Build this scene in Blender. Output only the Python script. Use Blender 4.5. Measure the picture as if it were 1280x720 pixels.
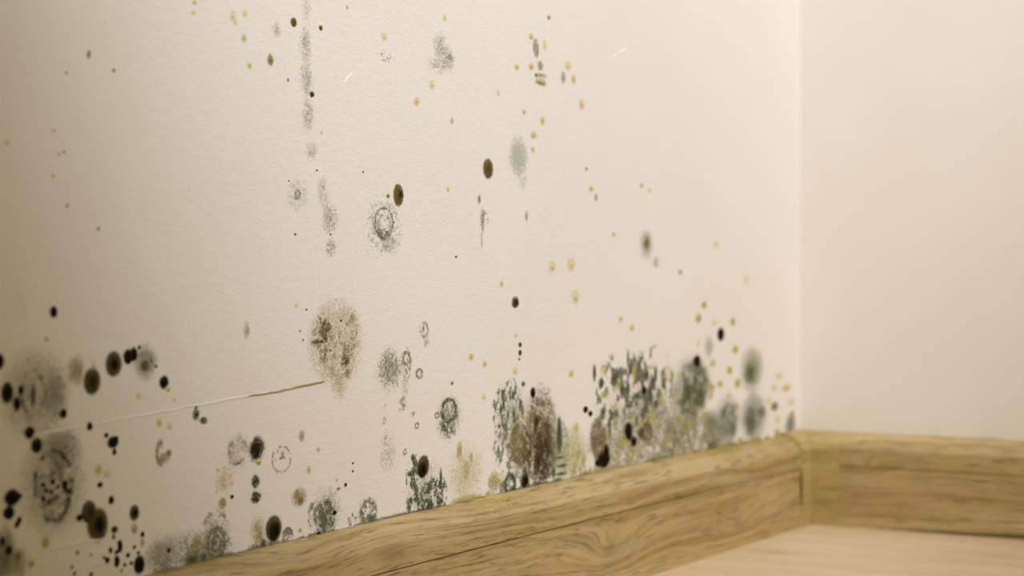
import bpy, math
import numpy as np
from mathutils import Vector, Matrix

for o in list(bpy.data.objects):
    bpy.data.objects.remove(o, do_unlink=True)
scene = bpy.context.scene
col = scene.collection
rng = np.random.default_rng(7)

# ------------------------------------------------------------------ camera
FPX, HOR, VX1 = 2500.0, 315.0, 2090.0          # focal length in pixels, horizon row, vanishing column of the left wall
YAW = math.atan((VX1 - 640) / FPX)             # camera axis is turned this far away from the left wall's direction
FWD = Vector((-math.sin(YAW), math.cos(YAW), 0)); RGT = Vector((math.cos(YAW), math.sin(YAW), 0))
ZC, HC = 1.62, 0.2177                          # depth of the wall corner, height of the camera
BH, BT = 0.070, 0.016                          # skirting board height and thickness
CAM = -RGT * ((1000 - 640) / FPX * ZC) - FWD * ZC + Vector((0, 0, HC))
PITCH = math.atan((360 - HOR) / FPX)
cam_d = bpy.data.cameras.new('camera'); cam = bpy.data.objects.new('camera', cam_d); col.objects.link(cam)
cam.location = CAM
cam.rotation_euler = (math.pi / 2 - PITCH, 0, YAW)
cam_d.sensor_width = 36.0; cam_d.lens = 36.0 * FPX / 1280
cam_d.clip_start = 0.02
cam_d.dof.use_dof = True
scene.camera = cam
FV = FWD * math.cos(PITCH) + Vector((0, 0, -math.sin(PITCH)))
UV = RGT.cross(FV)
def ray(px, py):
    return FV * FPX + RGT * (px - 640) + UV * (360 - py)
def W(px, py):
    """pixel -> (y, z) on the left wall plane x = 0"""
    r = ray(px, py); t = -CAM.x / r.x
    p = CAM + r * t
    return p.y, p.z
fp = W(475, 400)
cam_d.dof.focus_distance = (Vector((0, fp[0], fp[1])) - CAM).dot(FV)
cam_d.dof.aperture_fstop = (cam_d.lens / 1000) / 0.0095

# ------------------------------------------------------------------ light
world = bpy.data.worlds.new('room_light'); scene.world = world
world.use_nodes = True
world.node_tree.nodes['Background'].inputs[0].default_value = (1.0, 0.81, 0.20, 1)
world.node_tree.nodes['Background'].inputs[1].default_value = 0.22
sp_d = bpy.data.lights.new('ceiling_spot', 'SPOT'); sp = bpy.data.objects.new('ceiling_spot', sp_d); col.objects.link(sp)
sp.location = (1.23, -0.90, 1.70)
sp_t = Vector((0.0, -0.37, 0.72))
sp.rotation_euler = (sp_t - sp.location).to_track_quat('-Z', 'Y').to_euler()
sp_d.energy = 141; sp_d.color = (0.975, 0.965, 1.0)
sp_d.spot_size = math.radians(47); sp_d.spot_blend = 0.58; sp_d.shadow_soft_size = 0.12
vs = scene.view_settings
vs.view_transform = 'Standard'; vs.look = 'None'; vs.gamma = 1.0; vs.use_curve_mapping = False
vs.exposure = 0.0

# ------------------------------------------------------------------ helpers
def lin(c):
    c = np.asarray(c, float) / 255.0
    return np.where(c <= 0.04045, c / 12.92, ((c + 0.055) / 1.055) ** 2.4)
def tag(o, label=None, cat=None, group=None, kind=None):
    if label: o['label'] = label
    if cat: o['category'] = cat
    if group: o['group'] = group
    if kind: o['kind'] = kind
    return o
def pymesh(name, verts, faces, mat, parent=None, smooth=False):
    me = bpy.data.meshes.new(name); me.from_pydata(verts, [], faces); me.update()
    if smooth: me.shade_smooth()
    me.materials.append(mat)
    o = bpy.data.objects.new(name, me); col.objects.link(o)
    if parent: o.parent = parent
    return o
def empty(name, loc=(0, 0, 0)):
    o = bpy.data.objects.new(name, None); o.empty_display_size = 0.02; o.location = loc; col.objects.link(o); return o

class NT:
    def __init__(s, name):
        s.m = bpy.data.materials.new(name); s.m.use_nodes = True; s.t = s.m.node_tree; s.b = s.t.nodes['Principled BSDF']
    def n(s, typ, **kw):
        nd = s.t.nodes.new(typ)
        for k, v in kw.items(): setattr(nd, k, v)
        return nd
    def l(s, a, b): s.t.links.new(a, b)
    def val(s, sock, v):
        if hasattr(v, 'links') or isinstance(v, bpy.types.NodeSocket): s.l(v, sock)
        else: sock.default_value = v
    def math(s, op, a, b=0.0, c=None, clamp=False):
        nd = s.n('ShaderNodeMath', operation=op, use_clamp=clamp); s.val(nd.inputs[0], a); s.val(nd.inputs[1], b)
        if c is not None: s.val(nd.inputs[2], c)
        return nd.outputs[0]
    def comb(s, x, y, z):
        nd = s.n('ShaderNodeCombineXYZ'); s.val(nd.inputs[0], x); s.val(nd.inputs[1], y); s.val(nd.inputs[2], z); return nd.outputs[0]
    def noise(s, vec, scale, detail=3, rough=0.55):
        nd = s.n('ShaderNodeTexNoise'); s.l(vec, nd.inputs['Vector']); nd.inputs['Scale'].default_value = scale
        nd.inputs['Detail'].default_value = detail; nd.inputs['Roughness'].default_value = rough; return nd.outputs['Fac']
    def mix(s, f, a, b):
        nd = s.n('ShaderNodeMix', data_type='RGBA'); s.val(nd.inputs[0], f); s.val(nd.inputs[6], a); s.val(nd.inputs[7], b); return nd.outputs[2]
    def ramp(s, f, a, b):
        nd = s.n('ShaderNodeMapRange'); nd.inputs[1].default_value = a; nd.inputs[2].default_value = b; s.l(f, nd.inputs[0]); return nd.outputs[0]
    def bump(s, h, strength, dist):
        nd = s.n('ShaderNodeBump'); nd.inputs['Strength'].default_value = strength; nd.inputs['Distance'].default_value = dist
        s.l(h, nd.inputs['Height']); s.l(nd.outputs[0], s.b.inputs['Normal'])
def rgba(c): return tuple(lin(c)) + (1.0,)

# ------------------------------------------------------------------ materials
def wall_mat(name, relief):
    N = NT(name); c = N.n('ShaderNodeTexCoord').outputs['Object']
    sx = N.n('ShaderNodeSeparateXYZ'); N.l(c, sx.inputs[0])
    along = N.math('ADD', sx.outputs[0], sx.outputs[1])
    v = N.comb(along, N.math('MULTIPLY', sx.outputs[2], 1.0), 0.0)
    vr = N.comb(N.math('MULTIPLY', along, 0.55), sx.outputs[2], 0.0)
    fine = N.noise(v, 700, 3, 0.6)
    rip = N.noise(vr, 260, 3, 0.55)
    tone = N.noise(v, 9, 4, 0.6)
    col_ = N.mix(N.ramp(tone, 0.3, 0.7), rgba((240, 235, 229)), rgba((243, 239, 234)))
    N.l(col_, N.b.inputs['Base Color']); N.b.inputs['Roughness'].default_value = 0.75
    N.b.inputs['Specular IOR Level'].default_value = 0.25
    N.bump(N.math('ADD', N.math('MULTIPLY', rip, 1.1), fine), relief, 0.0006)
    return N.m
M_wall = wall_mat('painted_wallpaper', 0.36)
M_wall2 = wall_mat('painted_wall_smooth', 0.10)

def wood_mat(name, axis, base, dark, light, knots, fs=1.0, contrast=1.0):
    """oak print: grain runs along `axis`; knots = (along, across, strength, size)"""
    N = NT(name); c = N.n('ShaderNodeTexCoord').outputs['Object']
    sx = N.n('ShaderNodeSeparateXYZ'); N.l(c, sx.inputs[0])
    A = sx.outputs[axis]; B = sx.outputs[2] if axis in (0, 1) and name != 'oak_floor' else sx.outputs[1]
    base_v = N.comb(N.math('MULTIPLY', A, 3.0), N.math('MULTIPLY', B, 14.0), 0.0)
    F = N.math('ADD', B, N.math('MULTIPLY', N.noise(base_v, 1.6, 2, 0.5), 0.022))
    for (ka, kb, ks, kr) in knots:
        da = N.math('MULTIPLY', N.math('SUBTRACT', A, ka), 0.32); db = N.math('SUBTRACT', B, kb)
        d2 = N.math('ADD', N.math('MULTIPLY', da, da), N.math('MULTIPLY', db, db))
        e = N.math('POWER', 2.718, N.math('MULTIPLY', d2, -1.0 / (kr * kr)))
        F = N.math('ADD', F, N.math('MULTIPLY', e, ks))
    g1 = N.noise(N.comb(N.math('MULTIPLY', A, 2.2), N.math('MULTIPLY', F, 300 * fs), 0.0), 1.0, 4, 0.62)
    g2 = N.noise(N.comb(N.math('MULTIPLY', A, 48.0), N.math('MULTIPLY', F, 800 * fs), 3.3), 1.0, 3, 0.6)
    g3 = N.noise(N.comb(N.math('MULTIPLY', A, 7.0), N.math('MULTIPLY', F, 60 * fs), 7.1), 1.0, 2, 0.5)
    k1 = N.mix(N.ramp(g1, 0.38, 0.62), rgba(dark), rgba(base))
    k2 = N.mix(N.math('MULTIPLY', N.ramp(g3, 0.42, 0.72), 0.75), k1, rgba(light))
    pores = N.math('MULTIPLY', N.ramp(g2, 0.53, 0.68), 0.72 * contrast)
    k3 = N.mix(pores, k2, rgba(tuple(int(x * 0.62) for x in dark)))
    for (ka, kb, ks, kr) in knots:
        da = N.math('MULTIPLY', N.math('SUBTRACT', A, ka), 0.55); db = N.math('SUBTRACT', B, kb)
        d2 = N.math('ADD', N.math('MULTIPLY', da, da), N.math('MULTIPLY', db, db))
        e = N.math('POWER', 2.718, N.math('MULTIPLY', d2, -6.0 / (kr * kr)))
        k3 = N.mix(N.math('MULTIPLY', e, 0.5), k3, rgba(tuple(int(x * 0.85) for x in dark)))
    N.l(k3, N.b.inputs['Base Color']); N.b.inputs['Roughness'].default_value = 0.48
    N.b.inputs['Specular IOR Level'].default_value = 0.35
    N.bump(N.math('SUBTRACT', g1, N.math('MULTIPLY', g2, 0.6)), 0.16, 0.0006)
    return N.m

def mould_mat(name='mould_growth'):
    N = NT(name); a = N.n('ShaderNodeAttribute', attribute_name='tint'); c = N.n('ShaderNodeTexCoord').outputs['Object']
    f = N.noise(c, 1500, 2, 0.6)
    hs = N.n('ShaderNodeHueSaturation'); N.l(a.outputs['Color'], hs.inputs['Color']); N.l(N.math('ADD', N.math('MULTIPLY', f, 0.5), 0.75), hs.inputs['Value'])
    N.l(hs.outputs[0], N.b.inputs['Base Color']); N.b.inputs['Roughness'].default_value = 0.95
    N.b.inputs['Specular IOR Level'].default_value = 0.08
    return N.m
M_mould = mould_mat()

# ------------------------------------------------------------------ board top line measured where the wall meets the board
CONTACT = [(240, 706), (340, 680), (440, 658), (560, 632), (640, 614), (740, 592), (840, 571), (940, 553), (990, 543)]
_c = np.array([W(*p) for p in CONTACT])
_k = np.polyfit(_c[:, 0], _c[:, 1], 2)
def ztop(u):
    u = np.clip(np.asarray(u, float), -0.92, 0.0)
    return np.polyval(_k, u)
print('board top', [round(float(ztop(x)), 4) for x in (-0.9, -0.7, -0.5, -0.3, -0.1, 0)], 'left edge', W(0, 360), 'px(600,0)', W(600, 0))

# ------------------------------------------------------------------ structure
LW, HW = 2.6, 2.4
def box(name, a, b, mat, parent=None):
    (x0, y0, z0), (x1, y1, z1) = a, b
    v = [(x0,y0,z0),(x1,y0,z0),(x1,y1,z0),(x0,y1,z0),(x0,y0,z1),(x1,y0,z1),(x1,y1,z1),(x0,y1,z1)]
    f = [(0,3,2,1),(4,5,6,7),(0,1,5,4),(1,2,6,5),(2,3,7,6),(3,0,4,7)]
    return pymesh(name, v, f, mat, parent)
wall_left = tag(box('wall_left', (-0.12, -LW, 0), (0, 0.12, HW), M_wall), 'cream painted wall with mould spots growing above the skirting board', 'wall', kind='structure')
wall_right = tag(box('wall_right', (0, 0, 0), (LW, 0.12, HW), M_wall2), 'clean smooth cream wall meeting the mouldy wall at the corner', 'wall', kind='structure')

OAK = dict(base=(192, 168, 118), dark=(160, 134, 84), light=(202, 180, 132))
K_left = [(W(735, 690)[0], 0.024, 0.014, 0.016), (-0.16, 0.018, 0.008, 0.012), (-0.62, 0.056, -0.008, 0.02)]
M_oak_l = wood_mat('oak_board_along_wall', 1, knots=K_left, **OAK)
M_oak_r = wood_mat('oak_board_short_wall', 0, knots=[(0.20, 0.046, 0.012, 0.010), (0.05, 0.047, 0.012, 0.008)], **OAK)
M_oak_t = wood_mat('oak_corner_joint', 0, knots=[], base=(190, 168, 112), dark=(174, 150, 94), light=(198, 178, 124))
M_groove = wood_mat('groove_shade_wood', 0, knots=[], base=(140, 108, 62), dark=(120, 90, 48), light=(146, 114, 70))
M_oak_f = wood_mat('oak_floor', 0, base=(216, 193, 158), dark=(204, 178, 140), light=(222, 203, 174), knots=[(0.05, -0.17, 0.02, 0.03)], fs=0.4, contrast=0.35)

# floor of planks laid parallel to the short wall
floor = tag(empty('floor'), 'pale oak laminate floor laid in long planks', 'floor', kind='structure')
box('subfloor', (0, -LW, -0.03), (LW, 0, -0.0125), M_oak_f, floor)
PW = 0.192
yy = -0.004; r = 0
while yy > -LW:
    y1 = max(yy - PW, -LW)
    joint = [0.95, 0.42, 1.3, 0.7][r % 4]
    for (xa, xb) in ((0.003, joint - 0.0001), (joint + 0.0001, LW)):
        e = 0.0004
        v = []
        for z, ins in ((-0.012, 0), (-e, 0), (0.0, e)):
            v += [(xa + ins, y1 + 0.0001 + ins, z), (xb - ins, y1 + 0.0001 + ins, z), (xb - ins, yy - 0.0001 - ins, z), (xa + ins, yy - 0.0001 - ins, z)]
        f = [(0, 3, 2, 1), (8, 9, 10, 11)]
        for k in (0, 4):
            for i in range(4): f.append((k + i, k + (i + 1) % 4, k + 4 + (i + 1) % 4, k + 4 + i))
        pymesh('plank', v, f, M_oak_f, floor)
    yy = y1; r += 1

# skirting profile: (distance from wall, height) ; closed polygons
GZ0, GZ1 = 0.0452, 0.0459
def cap_profile(grow=0.0, g1=GZ1):
    p = [(0.0, g1), (BT + grow, g1), (BT + grow, BH - 0.0115)]
    for i in range(1, 9):
        a = math.radians(90 * i / 8)
        p.append((0.0035 + (BT + grow - 0.0035) * math.cos(a) ** 1.45, BH - 0.0115 + (0.0115 + grow) * math.sin(a) ** 1.45))
    p.append((0.0, BH + grow))
    return p
FACE = [(0.0, 0.0), (BT + 0.0022, 0.0), (BT + 0.0018, 0.0035), (BT, 0.008), (BT, GZ0), (0.0, GZ0)]
def sweep(name, prof, stations, mat, parent=None, zfun=None):
    """stations: list of functions d -> (x, y); profile loops bridged, ends capped"""
    n = len(prof); v = []
    for st in stations:
        for (d, z) in prof:
            x, y = st(d); v.append((x, y, zfun(x, y, z) if zfun else z))
    f = []
    for s in range(len(stations) - 1):
        for i in range(n):
            a = s * n + i; b = s * n + (i + 1) % n
            f.append((a, b, b + n, a + n))
    f.append(tuple(range(n - 1, -1, -1))); f.append(tuple(range((len(stations) - 1) * n, len(stations) * n)))
    o = pymesh(name, v, f, mat, parent)
    import bmesh
    bm = bmesh.new(); bm.from_mesh(o.data); bmesh.ops.recalc_face_normals(bm, faces=bm.faces); bm.to_mesh(o.data); bm.free()
    return o
def z_left(x, y, z):
    return z * (float(ztop(y)) - 0.0) / BH if z > 0.03 else z
def z_right(x, y, z):
    lift = 0.0044 * min(max((x - 0.07) / 0.13, 0), 1)
    zt = (float(ztop(0.0)) + 0.0030) / BH
    return z * zt if z > 0.03 else z + lift * (1 - z / 0.03)
st_left = [(lambda d, yv=yv: (d, yv)) for yv in np.linspace(-LW, -0.03, 60)] + [lambda d: (d, -d)]
st_right = [lambda d: (d, -d)] + [(lambda d, xv=xv: (xv, -d)) for xv in np.concatenate([np.linspace(0.03, 0.4, 20), [LW]])]
bl = tag(empty('baseboard_left'), 'oak skirting board under the mouldy wall with a grooved line', 'skirting board', kind='structure')
sweep('cap_strip', cap_profile(), st_left, M_oak_l, bl, z_left)
sweep('face_strip', FACE, st_left, M_oak_l, bl, z_left)
GROOVE = [(0.002, GZ0 - 0.001), (BT - 0.0011, GZ0 - 0.001), (BT - 0.0011, GZ1 + 0.001), (0.002, GZ1 + 0.001)]
sweep('groove_bed', GROOVE, st_left, M_groove, bl, z_left)
br = tag(empty('baseboard_right'), 'oak skirting board under the clean wall, gap showing at the floor', 'skirting board', kind='structure')
sweep('cap_strip', cap_profile(), st_right, M_oak_r, br, z_right)
sweep('face_strip', FACE, st_right, M_oak_r, br, z_right)
sweep('groove_bed', GROOVE, st_right, M_groove, br, z_right)
# inner corner joint piece
JP = [(0.0, 0.0035), (BT + 0.0015, 0.0035)] + [(d, z) for d, z in cap_profile(0.0015)[2:]]
st_j = [lambda d: (d, -0.036), lambda d: (d, -d), lambda d: (0.040, -d)]
tag(sweep('trim_1', JP, st_j, M_oak_t, None, lambda x, y, z: z * (float(ztop(0.0)) + 0.0014) / BH if z > 0.03 else z), 'plain yellowish inner corner piece joining the two skirting boards', 'corner trim', kind='structure')

gap_v = []; gn = 10  # thin dark lens beside the trim: shadow of the gap put in as colour
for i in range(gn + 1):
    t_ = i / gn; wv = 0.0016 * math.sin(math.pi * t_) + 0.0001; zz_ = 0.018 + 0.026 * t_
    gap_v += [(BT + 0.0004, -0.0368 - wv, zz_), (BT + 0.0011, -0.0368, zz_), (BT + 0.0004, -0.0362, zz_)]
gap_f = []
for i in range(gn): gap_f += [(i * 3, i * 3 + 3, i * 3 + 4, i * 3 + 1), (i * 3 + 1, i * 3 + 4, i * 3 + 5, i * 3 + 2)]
pymesh('joint_shadow', gap_v, gap_f, wood_mat('joint_gap_shade', 0, knots=[], base=(80, 66, 26), dark=(62, 50, 18), light=(92, 76, 34)), bpy.data.objects['trim_1'])

# ------------------------------------------------------------------ mould meshes
def _hash(ix, iy, seed):
    h = (ix.astype(np.int64) * 374761393 + iy.astype(np.int64) * 668265263 + seed * 1442695041) & 0xffffffff
    h = ((h ^ (h >> 13)) * 1274126177) & 0xffffffff
    return ((h ^ (h >> 16)) & 0xffff) / 65535.0
def vnoise(x, y, seed=0):
    ix = np.floor(x); iy = np.floor(y); fx = x - ix; fy = y - iy
    fx = fx * fx * (3 - 2 * fx); fy = fy * fy * (3 - 2 * fy)
    a = _hash(ix, iy, seed); b = _hash(ix + 1, iy, seed); c = _hash(ix, iy + 1, seed); d = _hash(ix + 1, iy + 1, seed)
    return (a + (b - a) * fx) * (1 - fy) + (c + (d - c) * fx) * fy
def fbm(x, y, seed=0, octv=3):
    s = 0; amp = 0.5; t = 0
    for i in range(octv):
        s = s + amp * vnoise(x * 2 ** i, y * 2 ** i, seed + i * 17); t += amp; amp *= 0.55
    return s / t
def sst(x, a, b):
    t = np.clip((x - a) / (b - a), 0, 1); return t * t * (3 - 2 * t)

class Acc:
    def __init__(s): s.v = []; s.f = []; s.c = []; s.n = 0
    def add(s, v, f, c):
        s.v.append(v); s.f.append(f + s.n); s.c.append(c); s.n += len(v)
    def build(s, name, origin, parent=None):
        """origin (u, z) on the wall; vertices are (x, u, z) in world space"""
        if not s.n: s.add(np.array([[0, origin[0], origin[1]], [0.0002, origin[0] + 0.0003, origin[1]], [0.0001, origin[0], origin[1] + 0.0003]]), np.array([[0, 1, 2]]), np.zeros((3, 3)))
        v = np.concatenate(s.v); f = np.concatenate(s.f); c = np.concatenate(s.c)
        v = v - np.array([0, origin[0], origin[1]])
        me = bpy.data.meshes.new(name)
        me.vertices.add(len(v)); me.vertices.foreach_set('co', v.astype(np.float32).ravel())
        me.loops.add(len(f) * 3); me.loops.foreach_set('vertex_index', f.astype(np.int32).ravel())
        me.polygons.add(len(f)); me.polygons.foreach_set('loop_start', np.arange(0, len(f) * 3, 3, dtype=np.int32))
        me.polygons.foreach_set('loop_total', np.full(len(f), 3, dtype=np.int32))
        me.update(calc_edges=True); me.validate()
        at = me.color_attributes.new('tint', 'FLOAT_COLOR', 'POINT')
        at.data.foreach_set('color', np.concatenate([c, np.ones((len(c), 1))], 1).astype(np.float32).ravel())
        me.materials.append(M_mould)
        o = bpy.data.objects.new(name, me); col.objects.link(o)
        if parent is not None:
            o.parent = parent; pl = parent.location
            o.location = (0, origin[0] - pl[1], origin[1] - pl[2])
        else: o.location = (0, origin[0], origin[1])
        return o
TRIS = [0]
def flakes(acc, u, z, s, c, lift=0.00003):
    """tiny irregular pyramids standing on the wall"""
    n = len(u)
    if n == 0: return
    TRIS[0] += n * 4
    th = rng.uniform(0, math.pi / 2, n)
    v = np.zeros((n, 5, 3)); cc = np.repeat(c[:, None, :], 5, 1)
    for i in range(4):
        r_ = s * rng.uniform(0.55, 1.0, n) * 0.72
        a = th + i * math.pi / 2 + rng.uniform(-.25, .25, n)
        v[:, i, 0] = lift; v[:, i, 1] = u + r_ * np.cos(a); v[:, i, 2] = z + r_ * np.sin(a)
    v[:, 4, 0] = lift + s * rng.uniform(0.04, 0.16, n); v[:, 4, 1] = u + rng.uniform(-.2, .2, n) * s; v[:, 4, 2] = z + rng.uniform(-.2, .2, n) * s
    k = np.arange(n)[:, None] * 5
    f = np.concatenate([k + np.array([[i, (i + 1) % 4, 4]]) for i in range(4)], 0)
    acc.add(v.reshape(-1, 3), f, cc.reshape(-1, 3))
def dome(acc, u0, z0, ru, rz, core, rim, seed, hmax=None, wob=0.12, rot=0.0, p=1.6, speck=0.25, lift=0.0):
    """shallow irregular mound of mould, dark core blending into its rim colour"""
    px = max(ru, rz)
    nr, ns = (10, 40) if px > 0.0035 else ((4, 18) if px > 0.0015 else (2, 10))
    if hmax is None: hmax = 0.12 * min(ru, rz) + 0.0001
    t = np.linspace(0, 2 * math.pi, ns, endpoint=False); r_ = np.linspace(0, 1, nr + 1)[1:]
    R = 1 + wob * (2 * vnoise(np.cos(t) * 1.6 + 9 + seed, np.sin(t) * 1.6 + seed * .37, seed) - 1) + wob * .8 * (2 * vnoise(np.cos(t) * 4 + seed, np.sin(t) * 4 + 5, seed + 3) - 1) + .05 * rng.uniform(-1, 1, ns)
    uu = [0.0]; zz = [0.0]; hh = [hmax]; cc = [core]
    for rr in r_:
        for j in range(ns):
            uu.append(rr * R[j] * math.cos(t[j])); zz.append(rr * R[j] * math.sin(t[j])); hh.append(hmax * (1 - rr ** 2.2) + (0.00001 if rr > .99 else 0.00006))
            k = min(max(rr ** p + rng.uniform(-speck, speck) * rr, 0), 1); cc.append(core * (1 - k) + rim * k)
    uu = np.array(uu) * ru; zz = np.array(zz) * rz; cr, sr = math.cos(rot), math.sin(rot)
    hh = np.array(hh); hh[1:-ns] *= rng.uniform(.85, 1.15, len(hh) - 1 - ns); hh[:-ns] += lift
    v = np.stack([hh, u0 + uu * cr - zz * sr, z0 + uu * sr + zz * cr], 1)
    f = []
    for j in range(ns): f.append((0, 1 + j, 1 + (j + 1) % ns))
    for i in range(nr - 1):
        for j in range(ns):
            a = 1 + i * ns + j; b = 1 + i * ns + (j + 1) % ns
            f += [(a, a + ns, b + ns), (a, b + ns, b)]
    TRIS[0] += len(f)
    acc.add(v, np.array(f), np.array(cc))
def scale(px, py):
    """metres on the wall for one pixel across and one pixel down, at this pixel"""
    a = W(px - .5, py); b = W(px + .5, py); c = W(px, py + .5); d = W(px, py - .5)
    return b[0] - a[0], d[1] - c[1]

PAL = {  # core, rim
    'black': ((19, 15, 8), (58, 48, 28)), 'brown': ((40, 33, 16), (98, 88, 56)), 'gold': ((88, 71, 30), (124, 106, 58)),
    'umber': ((48, 40, 23), (104, 92, 62)), 'yellow': ((190, 171, 86), (222, 209, 150)), 'pale': ((216, 203, 138), (230, 220, 182)),
    'orange': ((212, 174, 116), (230, 209, 172)), 'olive': ((112, 100, 52), (166, 152, 100)), 'moss': ((146, 142, 74), (204, 198, 134)),
    'green': ((66, 72, 50), (124, 126, 98)), 'grey': ((152, 147, 126), (196, 188, 166)), 'tan': ((150, 128, 78), (196, 176, 130)),
}
HT = {}
_sid = [0]
def spot(px, py, w, h, kind='black', name='mould_spot', label=None, group=None, parent=None, fuzz=None, wob=0.14, rot=0.0, tail=None):
    _sid[0] += 1
    u, z = W(px, py); su, sz = scale(px, py)
    ru, rz = w * .5 * su, h * .5 * sz
    core, rim = (lin(c) for c in PAL[kind])
    acc = Acc()
    solid = kind in ('black', 'brown', 'gold', 'umber')
    k = 0.94 if solid else (0.8 if kind == 'green' else 0.5)
    lift = HT.get(parent.name, 0.0) if parent is not None else 0.0
    if wob > 0.25:          # ragged: a crowd of specks, densest in the middle
        c0 = tuple(PAL[kind][0]); c1 = tuple(PAL[kind][1])
        field(acc, px, py, w * 1.5, h * 1.4, blob(.97, 520, _sid[0], .30, .52, .45, .0), c0, c1, .8, above=False, cvar=.6)
        field(acc, px, py, w * .9, h * .9, blob(.95, 700, _sid[0] + 1, .25, .5, .5, .3), c0, c0, .8, above=False)
        fuzz = .35; k = .8
    else: dome(acc, u, z, ru * k, rz * k, core, rim, _sid[0], wob=wob, rot=rot, p=2.6 if kind == 'black' else 1.5, lift=lift)
    # loose edge
    fz = fuzz if fuzz is not None else (0.42 if solid else 0.95)
    s0 = max(0.00022, min(sz * 0.62, rz * 0.35))
    n = int(fz * 2.2 * math.pi * ru * rz / (s0 * s0 * 0.6)) + 3
    n = min(n, 3000)
    t = rng.uniform(0, 2 * math.pi, n)
    rr = (k * 0.9) + np.abs(rng.normal(0, 0.13 if solid else 0.26, n))
    uu = rr * ru * np.cos(t); zz = rr * rz * np.sin(t); cr, sr = math.cos(rot), math.sin(rot)
    mixk = rng.uniform(0.3 if solid else .75, 1, n)[:, None]
    flakes(acc, u + uu * cr - zz * sr, z + uu * sr + zz * cr, s0 * rng.uniform(.6, 1.2, n), core * (1 - mixk) + rim * mixk)
    o = acc.build(name, (u, z), parent)
    HT[o.name] = lift + 0.12 * min(ru, rz) + 0.0001
    if parent is None: tag(o, label, 'mould', group)
    return o

def field(acc, px, py, w, h, dens, c0, c1, size=1.0, above=True, cvar=1.0, lift=0.00003):
    """scatter flakes over an ellipse box of w x h pixels; dens(a, b, u, z) gives the covered share"""
    u0, z0 = W(px, py); su, sz = scale(px, py)
    hu, hz = w * .5 * su, h * .5 * sz
    s = max(0.00026, 0.85 * sz) * size
    n = int(4 * hu * hz / (0.55 * s * s) * 1.25)
    n = min(n, 90000)
    a = rng.uniform(-1, 1, n); b = rng.uniform(-1, 1, n)
    u = u0 + a * hu; z = z0 + b * hz
    d = dens(a, b, u, z)
    keep = rng.uniform(0, 1, n) < d
    if above: keep &= (z > ztop(u) + 0.0002) & (u < -0.001)
    a, b, u, z, d = a[keep], b[keep], u[keep], z[keep], d[keep]
    m = np.clip(rng.uniform(0, 1, len(u)) * cvar, 0, 1)[:, None]
    cc = lin(c0) * (1 - m) + lin(c1) * m
    flakes(acc, u, z, s * rng.uniform(.65, 1.25, len(u)), cc, lift)

# density recipes --------------------------------------------------
def soft(k, p=1.3, nf=0.0, seed=1, t0=.25, t1=.7, sq=1.0):
    def d(a, b, u, z):
        r_ = np.sqrt(a * a + b * b)
        out = k * 1.25 * np.clip(1 - r_ * r_, 0, 1) ** (1.1 + p)
        if nf: out = out * (.35 + .65 * sst(fbm(u * nf, z * nf, seed), t0, t1))
        return np.clip(out, 0, 1)
    return d
def ringd(k, r0, wd, nf=900, seed=2, t0=.3, t1=.6, lo=0.0):
    def d(a, b, u, z):
        r_ = np.sqrt(a * a + b * b) + 0.10 * (fbm(u * 160, z * 160, seed + 5) - .5)
        n = sst(fbm(u * nf, z * nf, seed), t0, t1)
        return np.clip(k * np.exp(-((r_ - r0) / wd) ** 2) * (lo + (1 - lo) * n), 0, 1)
    return d
def streaks(k, fu, fz, seed, t0=.52, t1=.62, edge=.75, p=1.0):
    def d(a, b, u, z):
        r_ = np.sqrt(a * a + b * b) + .35 * (fbm(u * 60, z * 60, seed + 9) - .5)
        m = 1 - sst(r_, edge, 1.0)
        wx = u + 0.0016 * (fbm(u * 260, z * 260, seed + 4) - .5)
        n = fbm(wx * fu, z * fz, seed, 2)
        return np.clip(k * m * sst(n, t0, t1), 0, 1)
    return d
def worms(k, f, seed, wd=.05, edge=.75, ay=1.0):
    """winding lines: the contour of a noise field"""
    def d(a, b, u, z):
        r_ = np.sqrt(a * a + b * b) + .35 * (fbm(u * 60, z * 60, seed + 9) - .5)
        m = 1 - sst(r_, edge, 1.0)
        n = fbm(u * f, z * f * ay, seed, 2)
        return np.clip(k * m * np.exp(-((np.abs(((n * 5) % 1) - .5)) / (wd * 5)) ** 2), 0, 1)
    return d
def blob(k, nf, seed, t0=.4, t1=.6, edge=.7, lo=0.0):
    def d(a, b, u, z):
        r_ = np.sqrt(a * a + b * b) + .3 * (fbm(u * 90, z * 90, seed + 9) - .5)
        m = 1 - sst(r_, edge, 1.02)
        return np.clip(k * m * (lo + (1 - lo) * sst(fbm(u * nf, z * nf, seed), t0, t1)), 0, 1)
    return d

def colony(name, px, py, label, parts, group=None):
    """parts: list of (part name, [layers]) ; a layer is (dx, dy, w, h, density, colour, colour[, size])
       or ('spot', x, y, w, h, kind).  One part makes a single mesh."""
    u, z = W(px, py)
    single = len(parts) == 1
    root = None
    if not single:
        root = empty(name, (0, u, z)); tag(root, label, 'mould', group)
    li = 0
    for pn, layers in parts:
        acc = Acc(); sep = []
        for L in layers:
            if L[0] == 'spot': sep.append(L[1:])
            else:
                dx, dy, w, h, dn, c0, c1 = L[:7]
                li += 1; field(acc, px + dx, py + dy, w, h, dn, c0, c1, *(L[7:8]), lift=0.00003 + 0.00005 * li)
        if acc.n or single:
            o = acc.build(name if single else pn, (u, z), root)
            if single: tag(o, label, 'mould', group); root = o
        for sd in sep: spot(*sd, name=pn, parent=root)
    return root

DG, MG, LG = (54, 66, 48), (104, 112, 82), (158, 163, 132)       # greens, dark to pale
GR, PG = (128, 128, 108), (184, 186, 162)                        # grey smears
OB, PB = (120, 104, 58), (184, 166, 120)                         # olive browns
YG, PY = (176, 164, 70), (216, 204, 140)                         # yellows


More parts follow.
